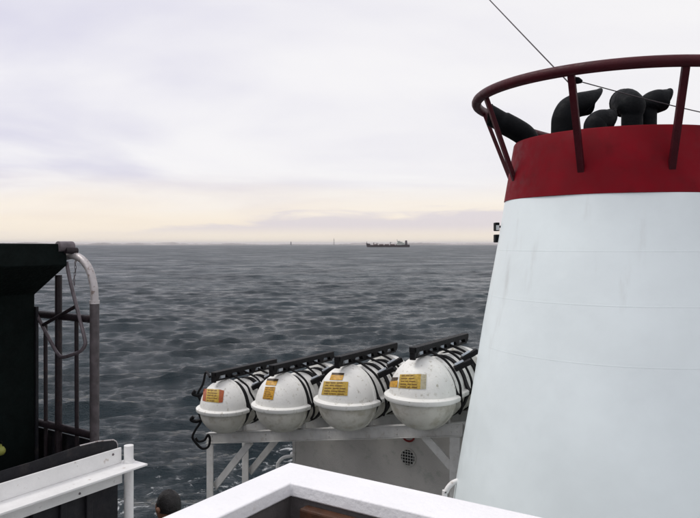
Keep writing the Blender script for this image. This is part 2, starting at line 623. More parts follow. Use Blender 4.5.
def radio_mast():
    p = P(334, 244, 6985)
    t = thing('lattice_tower', (p.x, p.y, 0), 'thin tall lattice tower on the far shore', 'tower', rotz=0)
    c = Vector((p.x, p.y, 0))
    for k in range(4):
        an = math.pi / 4 + k * math.pi / 2
        b0 = c + Vector((math.cos(an) * 7, math.sin(an) * 7, -1))
        b1 = c + Vector((math.cos(an) * 1.6, math.sin(an) * 1.6, 62))
        obj('leg', MB().tube([b0, b1], 1.1, 6), M['ship_dark'], t)
    mb = MB()
    for q in range(7):
        z0, z1 = q * 8.6, (q + 1) * 8.6
        r0, r1 = 7 - 5.4 * z0 / 62, 7 - 5.4 * z1 / 62
        for k in range(4):
            a0 = math.pi / 4 + k * math.pi / 2
            a1 = a0 + math.pi / 2
            mb.tube([c + Vector((math.cos(a0) * r0, math.sin(a0) * r0, z0)), c + Vector((math.cos(a1) * r1, math.sin(a1) * r1, z1))], 0.5, 5)
    obj('lattice', mb, M['ship_dark'], t)
    obj('aerial', MB().tube([c + Vector((0, 0, 60)), c + Vector((0, 0, 74))], 0.9, 6), M['ship_dark'], t)


lighthouse()
radio_mast()


def far_ship():
    T = 2400.0
    s = T / F                       # metres per photo pixel
    x0 = (366 - CX) * s
    L = 43.5 * s
    t = thing('cargo_ship', (x0 + L / 2, T, 0), 'low dark cargo ship with white bridge aft, far out at sea', 'ship', rotz=0)
    # hull by stations along x (bow at the left)
    st = [(0.0, 0.3, 14.5, -2.5), (0.02, 3.5, 13.6, 1), (0.05, 7, 12.4, 0), (0.09, 9.5, 11.6, 0), (0.10, 10, 8.0, 0), (0.2, 12, 7.6, 0), (0.5, 12, 7.4, 0),
          (0.8, 12, 7.6, 0), (0.82, 12, 8.6, 0), (0.95, 10.5, 8.8, 0), (1.0, 8, 9.0, 0)]
    vs, fs = [], []
    for f, hw, top, off in st:
        x = x0 + f * L
        for y, z in ((-hw, top), (-hw * 0.9, 2.5), (-hw * 0.75, -3), (hw * 0.75, -3), (hw * 0.9, 2.5), (hw, top)):
            vs.append((x + (1.5 + 3 * (1 - f)) * (0.0 if z > 5 else (0.8 if f < 0.06 else 0)), T + y, z))
    for i in range(len(st) - 1):
        for k in range(6):
            k2 = (k + 1) % 6
            fs.append((i * 6 + k, i * 6 + k2, i * 6 + 6 + k2, i * 6 + 6 + k))
    fs.append(tuple(range(6)))
    fs.append(tuple((len(st) - 1) * 6 + k for k in range(6)))
    obj('hull', MB().add(vs, fs), M['ship_hull'], t)
    X = lambda px: (px - CX) * s
    for f in (0.17, 0.30, 0.43, 0.56, 0.69):
        mb = MB().wbox(x0 + f * L, x0 + (f + 0.10) * L, T - 9, T + 9, 7.0, 10.2)
        obj('hatch', mb, M['ship_deck'], t, bevel=0.5)
    for px, hgt in ((373.6, 16), (376.8, 15), (390.4, 18.5)):
        mb = MB().wbox(X(px) - 1.0, X(px) + 1.0, T - 1.2, T + 1.2, 7.0, hgt).bar((X(px), T, hgt - 3), (X(px) + 6, T, hgt - 1), 0.9, 0.9)
        obj('deck_post', mb, M['ship_dark'], t)
    mb = MB().wbox(X(396.6), X(404.8), T - 10, T + 10, 8.0, 15.5).wbox(X(397.4), X(402.6), T - 9, T + 9, 15.4, 19.0)
    br = obj('bridge', mb, M['ship_white'], t, bevel=0.3)
    obj('wheelhouse', MB().wbox(X(397.2), X(400), T - 11, T + 11, 18.9, 21.8), M['ship_white'], br, bevel=0.3)
    obj('window_band', MB().wbox(X(397.2) - 0.2, X(400) + 0.2, T - 10.6, T + 10.6, 19.9, 21.0), M['ship_dark'], br)
    obj('window_band', MB().wbox(X(398), X(402), T - 9.3, T + 9.3, 16.6, 17.6), M['ship_dark'], br)
    obj('window_band', MB().wbox(X(397), X(404), T - 10.3, T + 10.3, 11.6, 12.7), M['ship_dark'], br)
    obj('mast', MB().tube([(X(397.4), T, 21), (X(397.0), T, 27.5)], 0.6, 6), M['ship_dark'], t)
    obj('funnel', MB().hexa([Vector(q) for q in ((X(405), T - 4, 8), (X(407.4), T - 4, 8), (X(407.4), T + 4, 8), (X(405), T + 4, 8),
                                                 (X(405.2), T - 3, 23.5), (X(407), T - 3, 23.5), (X(407), T + 3, 23.5), (X(405.2), T + 3, 23.5))]), M['ship_dark'], t, bevel=0.4)
    obj('forecastle_mast', MB().tube([(X(367.2), T, 12), (X(366.6), T, 19.5)], 0.7, 6), M['ship_dark'], t)


far_ship()

# ------------------------------------------------------------------ own ship: decks and side
HUB = -6.45       # ship side (a)
st = MB().box(HUB, 6, -12, 16, DECK - 0.15, DECK)
o = obj('ship_deck', st, M['deck'])
o['kind'] = 'structure'
st = MB().box(HUB - 0.02, 6.02, -12.02, 16.02, -H - 0.6, DECK - 0.152)
o = obj('ship_hull', st, M['hull'])
o['kind'] = 'structure'

# viewer's bulwark
HP = 0.75
A0, B0 = -1.946 * HP, 2.494 * HP          # outer corner of the cap
A1, B1 = -1.776 * HP, 2.280 * HP          # inner corner of the cap
ZT = -HP
ZC = ZT - 0.045
VDECK = -1.65
st = MB().box(A0 + 0.03, 4.0, -3.0, B0 - 0.03, DECK + 0.002, VDECK - 0.002)
o = obj('deckhouse', st, M['hull'])
o['kind'] = 'structure'
o = obj('upper_deck', MB().box(A0 + 0.028, 4.0, -3.0, B0 - 0.028, VDECK - 0.002, VDECK + 0.03), M['deck'])
o['kind'] = 'structure'

bw = thing('bulwark', W(A0, B0, VDECK), 'thick white painted bulwark corner with wide flat top cap and dark lining', 'bulwark')
# cap as an L-shaped slab, bevelled
vs = [(A0, -2.9), (A0, B0), (3.9, B0), (3.9, B1), (A1, B1), (A1, -2.9)]
mb = MB()
mb.add([W(a, b, ZC) for a, b in vs] + [W(a, b, ZT) for a, b in vs],
       [(0, 1, 4, 5), (1, 2, 3, 4), (6, 11, 10, 7), (7, 10, 9, 8)] + [(i, i + 6, (i + 1) % 6 + 6, (i + 1) % 6) for i in range(6)])
obj('cap', mb, M['white_cap'], bw, bevel=0.006, seg=3, smooth=35)
mb = MB().box(A0 + 0.04, A0 + 0.055, -2.9, B0 - 0.056, VDECK + 0.03, ZC - 0.001).box(A0 + 0.04, 3.9, B0 - 0.055, B0 - 0.04, VDECK + 0.03, ZC - 0.001)
obj('outer_plate', mb, M['white_cap'], bw)
mb = MB().box(A1 - 0.02, A1 - 0.008, -2.9, B1 + 0.0075, VDECK + 0.03, ZC - 0.001).box(A1 - 0.02, 3.9, B1 + 0.008, B1 + 0.02, VDECK + 0.03, ZC - 0.001)
obj('lining', mb, M['inner'], bw)
# brown wooden board fixed to the inside of the bulwark
a_, b_, z_ = on_b(300, 508, B1 - 0.03)
wd = thing('wooden_board', W(a_ + 0.3, B1 - 0.02, z_ - 0.30), 'brown wooden board fixed inside the white bulwark corner', 'board')
obj('board', MB().box(a_, a_ + 0.62, B1 - 0.035, B1 + 0.006, z_ - 0.30, z_), M['wood'], wd, bevel=0.006)
obj('batten', MB().box(a_ + 0.02, a_ + 0.60, B1 - 0.05, B1 - 0.0352, z_ - 0.22, z_ - 0.17), M['wood'], wd, bevel=0.004)

# ------------------------------------------------------------------ funnel
FX, FY = 2.37, 6.0
FD = math.hypot(FX, FY)


def fr(z):
    return 0.987 + 0.171 * (0.416 - z)


ZB, ZTOP = 0.378, 0.876
VB = Vector((SA, CA, 0))          # along the ship


def oval(mb):
    """draw the round plan out to a teardrop towards the stern side"""
    for v in mb.v:
        q = (v.x - FX) * VB.x + (v.y - FY) * VB.y
        if q > 0:
            v += VB * (q * 0.9)
    return mb

fb = (FX, FY, H + DECK)
fun = thing('ship_funnel', fb, 'huge tapering white ship funnel with a deep red band at its top', 'funnel', rotz=0)
prof = []
z = DECK
while z < ZB - 1e-6:
    prof.append((fr(z), z))
    z += 0.08
prof.append((fr(ZB), ZB))
rngf = random.Random(3)
mb = MB()
mb.lathe((FX, FY, H), prof, 160)
# slight plate unevenness
for v in mb.v:
    an = math.atan2(v.y - FY, v.x - FX)
    dv = 0.0035 * math.sin(an * 9 + v.z * 1.3) + 0.003 * math.sin(v.z * 5.1 + an * 4)
    v.x += math.cos(an) * dv
    v.y += math.sin(an) * dv
shell = obj('white_shell', oval(mb), M['funnel'], fun, smooth=60)
for zs in ((244 - 251) / F * 5.1, (244 - 305) / F * 5.05, (244 - 366) / F * 4.9):
    mbs = MB().lathe((FX, FY, H), [(fr(zs - 0.004) + 0.0005, zs - 0.004), (fr(zs) + 0.0009, zs), (fr(zs + 0.004) + 0.0005, zs + 0.004)], 160)
    for v in mbs.v:
        an = math.atan2(v.y - FY, v.x - FX)
        dv = 0.0035 * math.sin(an * 9 + v.z * 1.3) + 0.003 * math.sin(v.z * 5.1 + an * 4)
        v.x += math.cos(an) * dv
        v.y += math.sin(an) * dv
    obj('weld_seam', oval(mbs), M['funnel'], fun, smooth=60)
mb = MB().lathe((FX, FY, H), [(fr(ZB), ZB), (fr(ZB) + 0.007, ZB + 0.002), (fr(0.6) + 0.007, 0.6), (fr(ZTOP) + 0.007, ZTOP), (fr(ZTOP) - 0.0, ZTOP + 0.012), (fr(ZTOP) - 0.03, ZTOP), (fr(ZTOP) - 0.02, ZTOP - 0.3)], 160)
obj('red_band', oval(mb), M['red'], fun, smooth=50)
mb = MB().lathe((FX, FY, H), [(fr(0.7) - 0.018, 0.66), (0.02, 0.70)], 64)
obj('top_plate', oval(mb), M['soot_in'], fun, smooth=40)
# ring and its stays
RZ, RR = 1.270, 1.245
mb = MB().tube([(FX + RR * math.cos(2 * math.pi * i / 120), FY + RR * math.sin(2 * math.pi * i / 120), H + RZ) for i in range(120)], 0.043, 14, closed=True)
oval(mb)
for v in mb.v:
    v.z -= 0.06 * max(0.0, (v.x - FX) * VB.x + (v.y - FY) * VB.y)
obj('top_ring', mb, M['red_ring'], fun, smooth=60)
base_az = math.atan2(-FY, -FX)      # towards the eye
stay_top = {}


def az_for(px, rad):
    """angle round the funnel, measured from the eye direction, whose point shows at column px"""
    best = None
    for q in range(-900, 901):
        an = base_az + R(q / 10.0)
        x, y = FX + rad * math.cos(an), FY + rad * math.sin(an)
        e = abs(CX + F * x / y - px)
        if best is None or e < best[0]:
            best = (e, an)
    return best[1]


stays = [(az_for(514, fr(0.55)), az_for(484.5, RR), 0.555), (az_for(581, fr(0.55)), az_for(570.5, RR), 0.56), (az_for(672, fr(0.55)), az_for(687, RR), 0.56)]
stays.append((base_az + R(-87), base_az + R(-97), 0.60))
stays += [(base_az + R(d), base_az + R(d), 0.53) for d in (66, 112, 160, 205)]
for k, (an0, an1, zb0) in enumerate(stays):
    mbp = MB().add([Vector((FX + (fr(zb0) - 0.003) * math.cos(an0), FY + (fr(zb0) - 0.003) * math.sin(an0), H + zb0)),
                    Vector((FX + (RR - 0.004) * math.cos(an1), FY + (RR - 0.004) * math.sin(an1), H + RZ))], [])
    oval(mbp)
    p0, p1 = mbp.v
    p1.z -= 0.06 * max(0.0, (p1.x - FX) * VB.x + (p1.y - FY) * VB.y)
    p0 = p0 + (p0 - p1).normalized() * 0.09      # runs into the shell, so the foot shows as a point
    er = Vector((math.cos(an0), math.sin(an0), 0))
    mb = MB().bar(p0, p1, 0.052, 0.034, up=er)
    obj('ring_stay', mb, M['red_ring'], fun, bevel=0.004)
    stay_top[k] = (p0, p1)


def pipe(name, pts, r, shear, label, lip=True):
    pp = smooth_path(pts, 6)
    t = thing(name, (pp[0].x, pp[0].y, pp[0].z), label, 'exhaust pipe', rotz=0)
    obj('pipe', MB().tube(pp, r, 24, cap=False, shear=shear), M['soot'], t, smooth=50)
    rl_ = r[-1] if isinstance(r, list) else r
    tn_ = (pp[-1] - pp[-2]).normalized()
    ux = Vector((0, 0, 1)) - tn_ * tn_.z
    ux.normalize()
    uy = tn_.cross(ux)
    ring = []
    for k in range(24):
        an = 2 * math.pi * k / 24
        qv = ux * math.cos(an) + uy * math.sin(an)
        ring.append(pp[-1] + qv * rl_ + tn_ * (qv.z * shear))
    obj('mouth_rim', MB().tube(ring, 0.006, 6, closed=True), M['soot'], t, smooth=60)
    r2 = [x * 0.93 for x in r] if isinstance(r, list) else r * 0.93
    q = [p.copy() for p in pp]
    q[-1] = q[-1] + (q[-1] - q[-2]).normalized() * 0.001
    obj('lining', MB().tube(q, r2, 24, cap=False, shear=shear * 0.93), M['soot_in'], t, smooth=50)


def PD(px, py, t):
    return P(px, py, t)


def stem(px, d):      # where the pipe leaves the plate inside the funnel top
    q = P(px, 0, d)
    q.z = H + 0.69
    return q


pipe('exhaust_pipe', [stem(563.5, 5.85), PD(563.5, 128, 5.85), PD(564.5, 118, 5.85), PD(569, 109.5, 5.86), PD(578, 105, 5.88), PD(588, 103, 5.92)], 0.103, 0.155,
     'tall black hooked exhaust pipe with pointed mouth inside the red funnel ring')
pipe('exhaust_pipe', [stem(595.5, 5.55), PD(595.5, 130, 5.55), PD(596.5, 124.5, 5.56), PD(601, 121.3, 5.58), PD(606, 121, 5.62)], 0.094, 0.06,
     'shortest black exhaust elbow, beside the tall hooked pipe')
pipe('exhaust_pipe', [stem(632, 5.75), PD(632, 122, 5.75), PD(632, 112, 5.75), PD(630.5, 106, 5.78), PD(627, 102.5, 5.86), PD(624, 103, 5.97)], [0.086] * 10 + [0.09, 0.095, 0.1, 0.105, 0.11, 0.115] + [0.118] * 15, 0.0,
     'black exhaust pipe with rounded elbow turned away, joined to its twin')
pipe('exhaust_pipe', [stem(647, 5.95), PD(647, 122, 5.95), PD(647.5, 112, 5.95), PD(650, 105, 5.95), PD(656, 101.5, 5.95), PD(664, 100, 5.97)], [0.08] * 14 + [0.086, 0.092, 0.097] + [0.1] * 8 + [0.1, 0.099, 0.097, 0.095, 0.092, 0.088], 0.07,
     'black exhaust pipe with elbow mouth opening beside the funnel stay')
pipe('exhaust_pipe', [stem(530, 6.25), PD(529, 145, 6.25), PD(525, 136, 6.25), PD(516, 129.5, 6.25), PD(503, 122.5, 6.25), PD(490, 115, 6.25)], [0.1] * 25 + [0.09] * 6, 0.04,
     'black exhaust pipe leaning out over the funnel edge under the ring')

# aerial wires
p0, p1 = stay_top[1]
q = p0 + (p1 - p0) * 0.86
q2 = P(576, 81, q.y + 0.03)
ins = thing('wire_clamp', q, 'small dark clamp holding the wire on a red funnel stay', 'clamp', rotz=0)
obj('clamp_body', MB().tube([P(571, 80, q.y), P(574, 80, q.y), P(578, 80.5, q.y), P(582, 81.5, q.y)], [0.014, 0.026, 0.026, 0.012], 10), M['soot'], ins, smooth=40)
obj('clamp_pin', MB().tube([P(568, 79, q.y), P(573, 80, q.y)], 0.006, 6), M['soot'], ins)
far = P(376, -126, 11.0)
mb = MB().tube([q + (far - q) * (i / 12.0) - Vector((0, 0, 0.04 * math.sin(math.pi * i / 12.0))) for i in range(13)], 0.0055, 6)
tag(obj('aerial_wire', mb, M['wire'], smooth=60, origin=q), 'thin wire rising steeply from the funnel ring into the sky', 'wire')
p30, p31 = stay_top[4]
e = p30 + (p31 - p30) * 0.55
e2 = P(582, 82, q.y)
mb = MB().tube([e2 + (e - e2) * (i / 10.0) - Vector((0, 0, 0.015 * math.sin(math.pi * i / 10))) for i in range(11)], 0.0042, 6)
tag(obj('aerial_wire', mb, M['wire'], smooth=60, origin=e2), 'thin wire strung across the black exhaust pipes inside the funnel ring', 'wire')

# lamp bracket on the far flank of the funnel
ta = math.atan2(FX, FY) - math.asin(0.995 / FD) + 0.004
for i, (py0, py1, nm, lab) in enumerate(((222.5, 231, 'side_lamp', 'upper small box lamp clamped to the side of the white funnel'),
                                         (234.5, 242.5, 'side_lamp', 'lower small dark box lamp clamped to the side of the white funnel'))):
    D = 6.24
    c = P(498.5, (py0 + py1) / 2, D)
    lt = thing(nm, c, lab, 'lamp', rotz=0)
    hh_ = (py1 - py0) / F * D / 2
    er = Vector((c.x - FX, c.y - FY, 0)).normalized()
    x0 = P(495, 0, D).x
    x1 = P(499.2, 0, D).x
    obj('casing', MB().wbox(x0, x1, D - 0.02, D + 0.07, c.z - hh_, c.z + hh_), M['soot'], lt, bevel=0.006)
    if i == 0:
        obj('lens', MB().wbox(x0 + 0.006, x1 - 0.004, D - 0.026, D - 0.0195, c.z - hh_ * 0.8, c.z + hh_ * 0.35), M['lamp_glass'], lt)
    rad = fr(c.z - H)
    zc = c.z
    sp = Vector((FX, FY, zc)) + er * (rad - 0.01)
    obj('bracket', MB().bar(Vector((x1 - 0.01, D + 0.02, zc)), sp, 0.02, 0.02), M['soot'], lt)

# ------------------------------------------------------------------ liferaft rack
RB0, RB1 = 6.20, 6.85


def beam_z(a):
    return -2.35 + (a + 6.146) * 0.179


rk = thing('liferaft_rack', W(-5.9, RB0, DECK), 'grey white sloping steel rack carrying the row of liferaft canisters', 'rack')
AL, AR = -6.15, -2.72
for b in (RB0, RB1):
    mb = MB()
    # channel section: web + top and bottom flange
    for (w0, w1, z0, z1) in ((-0.006, 0.006, -0.125, 0.0), (-0.02, 0.05, -0.008, 0.0), (-0.02, 0.05, -0.133, -0.125)):
        mb.hexa([W(AL, b + w0, beam_z(AL) + z0), W(AR, b + w0, beam_z(AR) + z0), W(AR, b + w1, beam_z(AR) + z0), W(AL, b + w1, beam_z(AL) + z0),
                 W(AL, b + w0, beam_z(AL) + z1), W(AR, b + w0, beam_z(AR) + z1), W(AR, b + w1, beam_z(AR) + z1), W(AL, b + w1, beam_z(AL) + z1)])
    obj('beam', mb, M['rack'], rk, bevel=0.003)
    for a in (-6.09, -2.80):
        mb = MB()
        s_ = 0.055
        zt = beam_z(a) - 0.134
        mb.box(a - s_, a + s_, b - 0.012, b + 0.0, DECK, zt).box(a - s_, a - s_ + 0.012, b + 0.0005, b + 0.08, DECK, zt)
        obj('post', mb, M['rack'], rk, bevel=0.003)
    # diagonal braces
    aB, _, zB = on_b(216, 487, RB0)
    aT, _, zT = on_b(249, 444, RB0)
    p0 = W(-6.05, b + 0.035, zB - 0.02)
    p1 = W(aT, b + 0.035, beam_z(aT) - 0.13)
    obj('brace', MB().bar(p0, p1, 0.02, 0.085), M['rack'], rk, bevel=0.003)
    aB, _, zB = on_b(459, 478, RB0)
    aT, _, zT = on_b(423, 436, RB0)
    obj('brace', MB().bar(W(aB, b + 0.035, zB), W(aT, b + 0.035, beam_z(aT) - 0.13), 0.02, 0.085), M['rack'], rk, bevel=0.003)
for a in (AL + 0.02, -4.4, AR - 0.02):
    obj('cross_member', MB().hexa([W(a - 0.03, RB0 + 0.052, beam_z(a) - 0.11), W(a + 0.03, RB0 + 0.052, beam_z(a) - 0.11), W(a + 0.03, RB1 - 0.022, beam_z(a) - 0.11), W(a - 0.03, RB1 - 0.022, beam_z(a) - 0.11),
                                   W(a - 0.03, RB0 + 0.052, beam_z(a) - 0.03), W(a + 0.03, RB0 + 0.052, beam_z(a) - 0.03), W(a + 0.03, RB1 - 0.022, beam_z(a) - 0.03), W(a - 0.03, RB1 - 0.022, beam_z(a) - 0.03)]), M['rack'], rk)

for a in (-6.12, -6.06, -5.2, -4.3, -3.45, -2.84, -2.78):
    for dz in (-0.04, -0.09):
        c = W(a, RB0 - 0.006, beam_z(a) + dz)
        obj('bolt', MB().tube([c, W(a, RB0 - 0.016, beam_z(a) + dz)], 0.009, 6), M['rack'], rk)
CANS = [(-5.73, 1.0), (-4.85, 1.04), (-3.97, 1.085), (-3.09, 1.128)]
CB = 6.055
CYP = (408.6, 405, 400.5, 396)
CLAB = ('white liferaft canister with rust red and khaki label at the outboard rack end',
        'white liferaft canister with an upright gold label under a small dark striped one',
        'white liferaft canister with a wide khaki label below a small gold one',
        'largest white liferaft canister, with wide worn label, next to the funnel')
can_info = []
for i, (ac, sc) in enumerate(CANS):
    k = AB(*(0, 0))
    wc = W(ac, CB, 0)
    zc = -(CYP[i] - HY) / F * wc.y
    r, rz, rzl = 0.290 * sc, 0.338 * sc, 0.290 * sc
    Lb = 0.80 * sc
    dl = 0.93 * r
    # profile along the axis: (y, radius factor)
    prof = []
    for q in range(13):
        an = math.pi / 2 * q / 12
        prof.append((-dl * math.cos(an), math.sin(an)))
    BF = 0.87            # the body behind the end dome is slimmer
    prof += [(0.03, 1.0), (0.036, 1.03), (0.07, 1.03), (0.078, BF), (0.28, BF), (0.29, BF + 0.03), (0.33, BF + 0.03), (0.34, BF),
             (0.50, BF), (0.51, BF + 0.03), (0.55, BF + 0.03), (0.56, BF), (Lb - 0.078, BF), (Lb - 0.07, 1.03), (Lb - 0.03, 1.03), (Lb - 0.02, 1.0)]
    for q in range(13):
        an = math.pi / 2 * q / 12
        prof.append((Lb + dl * math.sin(an), math.cos(an)))
    t = thing('liferaft_canister', W(ac, CB + Lb / 2, zc - rzl), CLAB[i], 'liferaft', 'liferaft canisters on the rack')
    can_info.append((t, ac, zc, r, rz, dl))

    def half(sgn):
        n = 28
        vs = []
        for y, f in prof:
            for kk in range(n + 1):
                an = math.pi * kk / n
                # slightly squared shoulders
                cx, cz = math.cos(an), math.sin(an)
                vs.append(W(ac + r * f * cx, CB + y, zc + sgn * (0.012 + ((rz if sgn > 0 else rzl) - 0.012) * f * cz) if f > 0.001 else zc + sgn * 0.012))
        fs = []
        for a in range(len(prof) - 1):
            for kk in range(n):
                fs.append((a * (n + 1) + kk, a * (n + 1) + kk + 1, (a + 1) * (n + 1) + kk + 1, (a + 1) * (n + 1) + kk))
        return MB().add(vs, fs)
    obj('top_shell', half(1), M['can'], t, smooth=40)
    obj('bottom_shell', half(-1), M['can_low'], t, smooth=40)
    # rim where the halves meet: stadium-shaped ring
    ov = 0.044 * sc
    outl = []
    n = 20
    for kk in range(n + 1):
        an = math.pi + math.pi * kk / n
        outl.append((r * math.cos(an), dl * math.sin(an), math.cos(an), math.sin(an)))
    outl += [(r, 0.085, 1, 0), (r * BF, 0.10, 1, 0), (r * BF, Lb - 0.10, 1, 0), (r, Lb - 0.085, 1, 0)]
    for kk in range(n + 1):
        an = math.pi * kk / n
        outl.append((r * math.cos(an), Lb + dl * math.sin(an), math.cos(an), math.sin(an)))
    outl += [(-r, Lb - 0.085, -1, 0), (-r * BF, Lb - 0.10, -1, 0), (-r * BF, 0.10, -1, 0), (-r, 0.085, -1, 0)]
    sec = [(-0.004, -0.024), (ov * 0.75, -0.024), (ov, -0.010), (ov, 0.016), (ov * 0.7, 0.027), (-0.004, 0.032)]
    vs = []
    for x, y, nx, ny in outl:
        for o_, zz in sec:
            vs.append(W(ac + x + nx * o_, CB + y + ny * o_, zc + zz * sc))
    m_, ns = len(outl), len(sec)
    fs = []
    for a in range(m_):
        a2 = (a + 1) % m_
        for kk in range(ns - 1):
            fs.append((a * ns + kk, a2 * ns + kk, a2 * ns + kk + 1, a * ns + kk + 1))
    obj('rim', MB().add(vs, fs), M['can'], t, smooth=50)
    # straps round the body
    for ys in (0.135, 0.42, Lb - 0.17):
        vs = []
        n = 40
        for yy, f in ((-0.030, BF), (-0.030, BF + 0.05), (0.030, BF + 0.05), (0.030, BF)):
            for kk in range(n):
                an = 2 * math.pi * kk / n
                rimx = ov / r * 0.95 * max(0, 1 - abs(math.sin(an)) * 5)
                vs.append(W(ac + r * (f + rimx) * math.cos(an), CB + ys + yy, zc + (rz if an < math.pi else rzl) * f * math.sin(an)))
        fs = []
        for a in range(4):
            a2 = (a + 1) % 4
            for kk in range(n):
                k2 = (kk + 1) % n
                fs.append((a * n + kk, a * n + k2, a2 * n + k2, a2 * n + kk))
        obj('strap', MB().add(vs, fs), M['black'], t, smooth=50)
    # black locking bar lying along the top, with open cells
    zt = zc + rz
    y0, y1 = CB - 0.17 * sc, CB + Lb + 0.16
    br = MB().box(ac - 0.04, ac + 0.04, y0, y1, zt + 0.072, zt + 0.122)
    bo = obj('locking_bar', br, M['black'], t, bevel=0.004)
    obj('lower_rail', MB().box(ac - 0.028, ac + 0.028, y0 + 0.02, y1 - 0.02, zt + 0.012, zt + 0.032), M['black'], t, bevel=0.003)
    ny_ = 6
    for q in range(ny_):
        yq = y0 + 0.03 + (y1 - y0 - 0.06) * q / (ny_ - 1)
        obj('spacer', MB().hexa([W(ac - 0.026, yq - 0.02, zt + 0.0325), W(ac + 0.026, yq - 0.02, zt + 0.0325), W(ac + 0.026, yq + 0.035, zt + 0.0325), W(ac - 0.026, yq + 0.035, zt + 0.0325),
                                 W(ac - 0.026, yq - 0.05, zt + 0.0715), W(ac + 0.026, yq - 0.05, zt + 0.0715), W(ac + 0.026, yq + 0.055, zt + 0.0715), W(ac - 0.026, yq + 0.055, zt + 0.0715)]), M['black'], t)
    for q in (0, 2, 3):
        yq = y0 + 0.03 + (y1 - y0 - 0.06) * (q + 0.55) / (ny_ - 1)
        obj('latch_plate', MB().box(ac + 0.012, ac + 0.016, yq - 0.035, yq + 0.03, zt + 0.033, zt + 0.071), M['tab'], t)
    # end bracket in front of the dome and buckles on the flank
    obj('end_bracket', MB().box(ac - 0.028, ac + 0.028, y0 - 0.012, y0 + 0.019, zt + 0.0, zt + 0.120), M['black'], t, bevel=0.003)
    for yq, an in ((0.28, 0.75), (0.56, 0.95), (Lb - 0.1, 0.6)):
        c = W(ac + r * 0.94 * math.cos(an), CB + yq, zc + rz * 0.94 * math.sin(an))
        d1 = W(ac + r * 1.3 * math.cos(an - 0.2), CB + yq + 0.10, zc + rz * 1.25 * math.sin(an))
        obj('buckle', MB().bar(c, d1, 0.07, 0.05), M['black'], t, bevel=0.004)
        c2 = c + Vector((0, 0, 0.045))
        obj('buckle_plate', MB().bar(c2, c2 + (d1 - c) * 0.5, 0.045, 0.012), M['tab'], t)
    rl = random.Random(20 + i)
    for yq in (0.10, 0.36, 0.62):
        pts = []
        for q in range(9):
            an = math.pi / 2 - (math.pi / 2 + 0.5) * q / 8
            rr_ = 1.10 if q else 1.0
            zz_ = rz if an > 0 else rzl
            pts.append(W(ac + r * rr_ * math.cos(an) + rl.uniform(-0.012, 0.012), CB + yq + 0.035 * q * (0.5 - (i % 2) * 0.2) + rl.uniform(-0.012, 0.012), zc + zz_ * rr_ * math.sin(an) + (0.05 if q == 0 else 0)))
        obj('lashing', MB().tube(smooth_path(pts, 3), 0.013, 6), M['black'], t, smooth=60)
    # bracket feet holding the canister on the rack
    for sgn in (-1, 1):
        af = ac + sgn * r * 0.62
        zf = zc - rzl * math.sqrt(1 - 0.62 ** 2)
        zb = beam_z(af)
        if zb < zf - 0.0:
            pass
        for bq in (RB0 + 0.015, RB1 + 0.015):
            z0c, z1c = zb + 0.001, max(zf + 0.02, zb + 0.06)
            obj('cradle', MB().box(af - 0.02, af + 0.02, bq - 0.02, bq + 0.02, z0c, z1c), M['rack'], rk)


def patch(i, corners, mat, name='label_patch', off=1.022, nx=8, ny=5, thick=0.0):
    """label glued on the dome: photo corners (tl, tr, br, bl) carried along the view ray onto the dome"""
    t, ac, zc, r, rz, dl = can_info[i]
    vs = []
    for yy in range(ny + 1):
        for xx in range(nx + 1):
            fx, fy = xx / nx, yy / ny
            tl, tr, brr, bl = corners
            px = (tl[0] * (1 - fx) + tr[0] * fx) * (1 - fy) + (bl[0] * (1 - fx) + brr[0] * fx) * fy
            py = (tl[1] * (1 - fx) + tr[1] * fx) * (1 - fy) + (bl[1] * (1 - fx) + brr[1] * fx) * fy
            k = (px - CX) / F
            dirv = np.array([(CA * k - SA) / (r * off), (SA * k + CA) / (dl * off), -(py - HY) / F / (rz * off)])
            o_ = np.array([-ac / (r * off), -CB / (dl * off), -zc / (rz * off)])
            A_, B_, C_ = dirv @ dirv, 2 * o_ @ dirv, o_ @ o_ - 1
            disc = B_ * B_ - 4 * A_ * C_
            tt = (-B_ - math.sqrt(max(disc, 0))) / (2 * A_)
            vs.append(W(tt * (CA * k - SA), tt * (SA * k + CA), -(py - HY) / F * tt))
    fs = []
    for yy in range(ny):
        for xx in range(nx):
            a = yy * (nx + 1) + xx
            fs.append((a, a + 1, a + nx + 2, a + nx + 1))
    obj(name, MB().add(vs, fs), mat, t, smooth=60)


patch(0, ((203.6, 388.8), (206.8, 388.8), (205.6, 401.5), (202.4, 400.6)), M['rust_lab'])
patch(0, ((206.8, 388.8), (219.4, 389.4), (218.6, 402.8), (205.6, 401.5)), M['khaki'])
patch(0, ((219.4, 389.4), (224.2, 390.6), (222.6, 402.4), (218.6, 402.8)), M['rust_lab'])
patch(1, ((267.2, 378.4), (278.8, 379.0), (277.6, 381.2), (266.6, 380.6)), M['dark_lab'])
patch(1, ((266.6, 380.6), (277.6, 381.2), (275.8, 385.6), (265.4, 384.8)), M['gold'])
patch(1, ((265.2, 386.6), (275.4, 386.8), (272.8, 400.0), (262.4, 398.8)), M['gold'])
patch(2, ((332.0, 372.6), (344.4, 373.0), (343.8, 375.2), (331.4, 374.8)), M['dark_lab'])
patch(2, ((331.4, 374.8), (343.8, 375.2), (342.2, 380.2), (329.4, 379.8)), M['gold'])
patch(2, ((323.8, 381.2), (348.4, 381.8), (347.4, 395.8), (321.2, 394.8)), M['khaki'])
patch(3, ((391.8, 377.4), (398.2, 377.2), (396.8, 380.6), (391.0, 381.4)), M['dark_lab'])
patch(3, ((390.2, 381.0), (397.6, 380.6), (397.2, 387.4), (389.4, 387.0)), M['gold'])
patch(3, ((400.0, 374.4), (421.0, 374.0), (420.2, 389.2), (397.9, 388.0)), M['khaki'])
patch(3, ((421.0, 374.0), (426.6, 374.6), (425.9, 389.0), (420.2, 389.2)), M['pale_lab'])

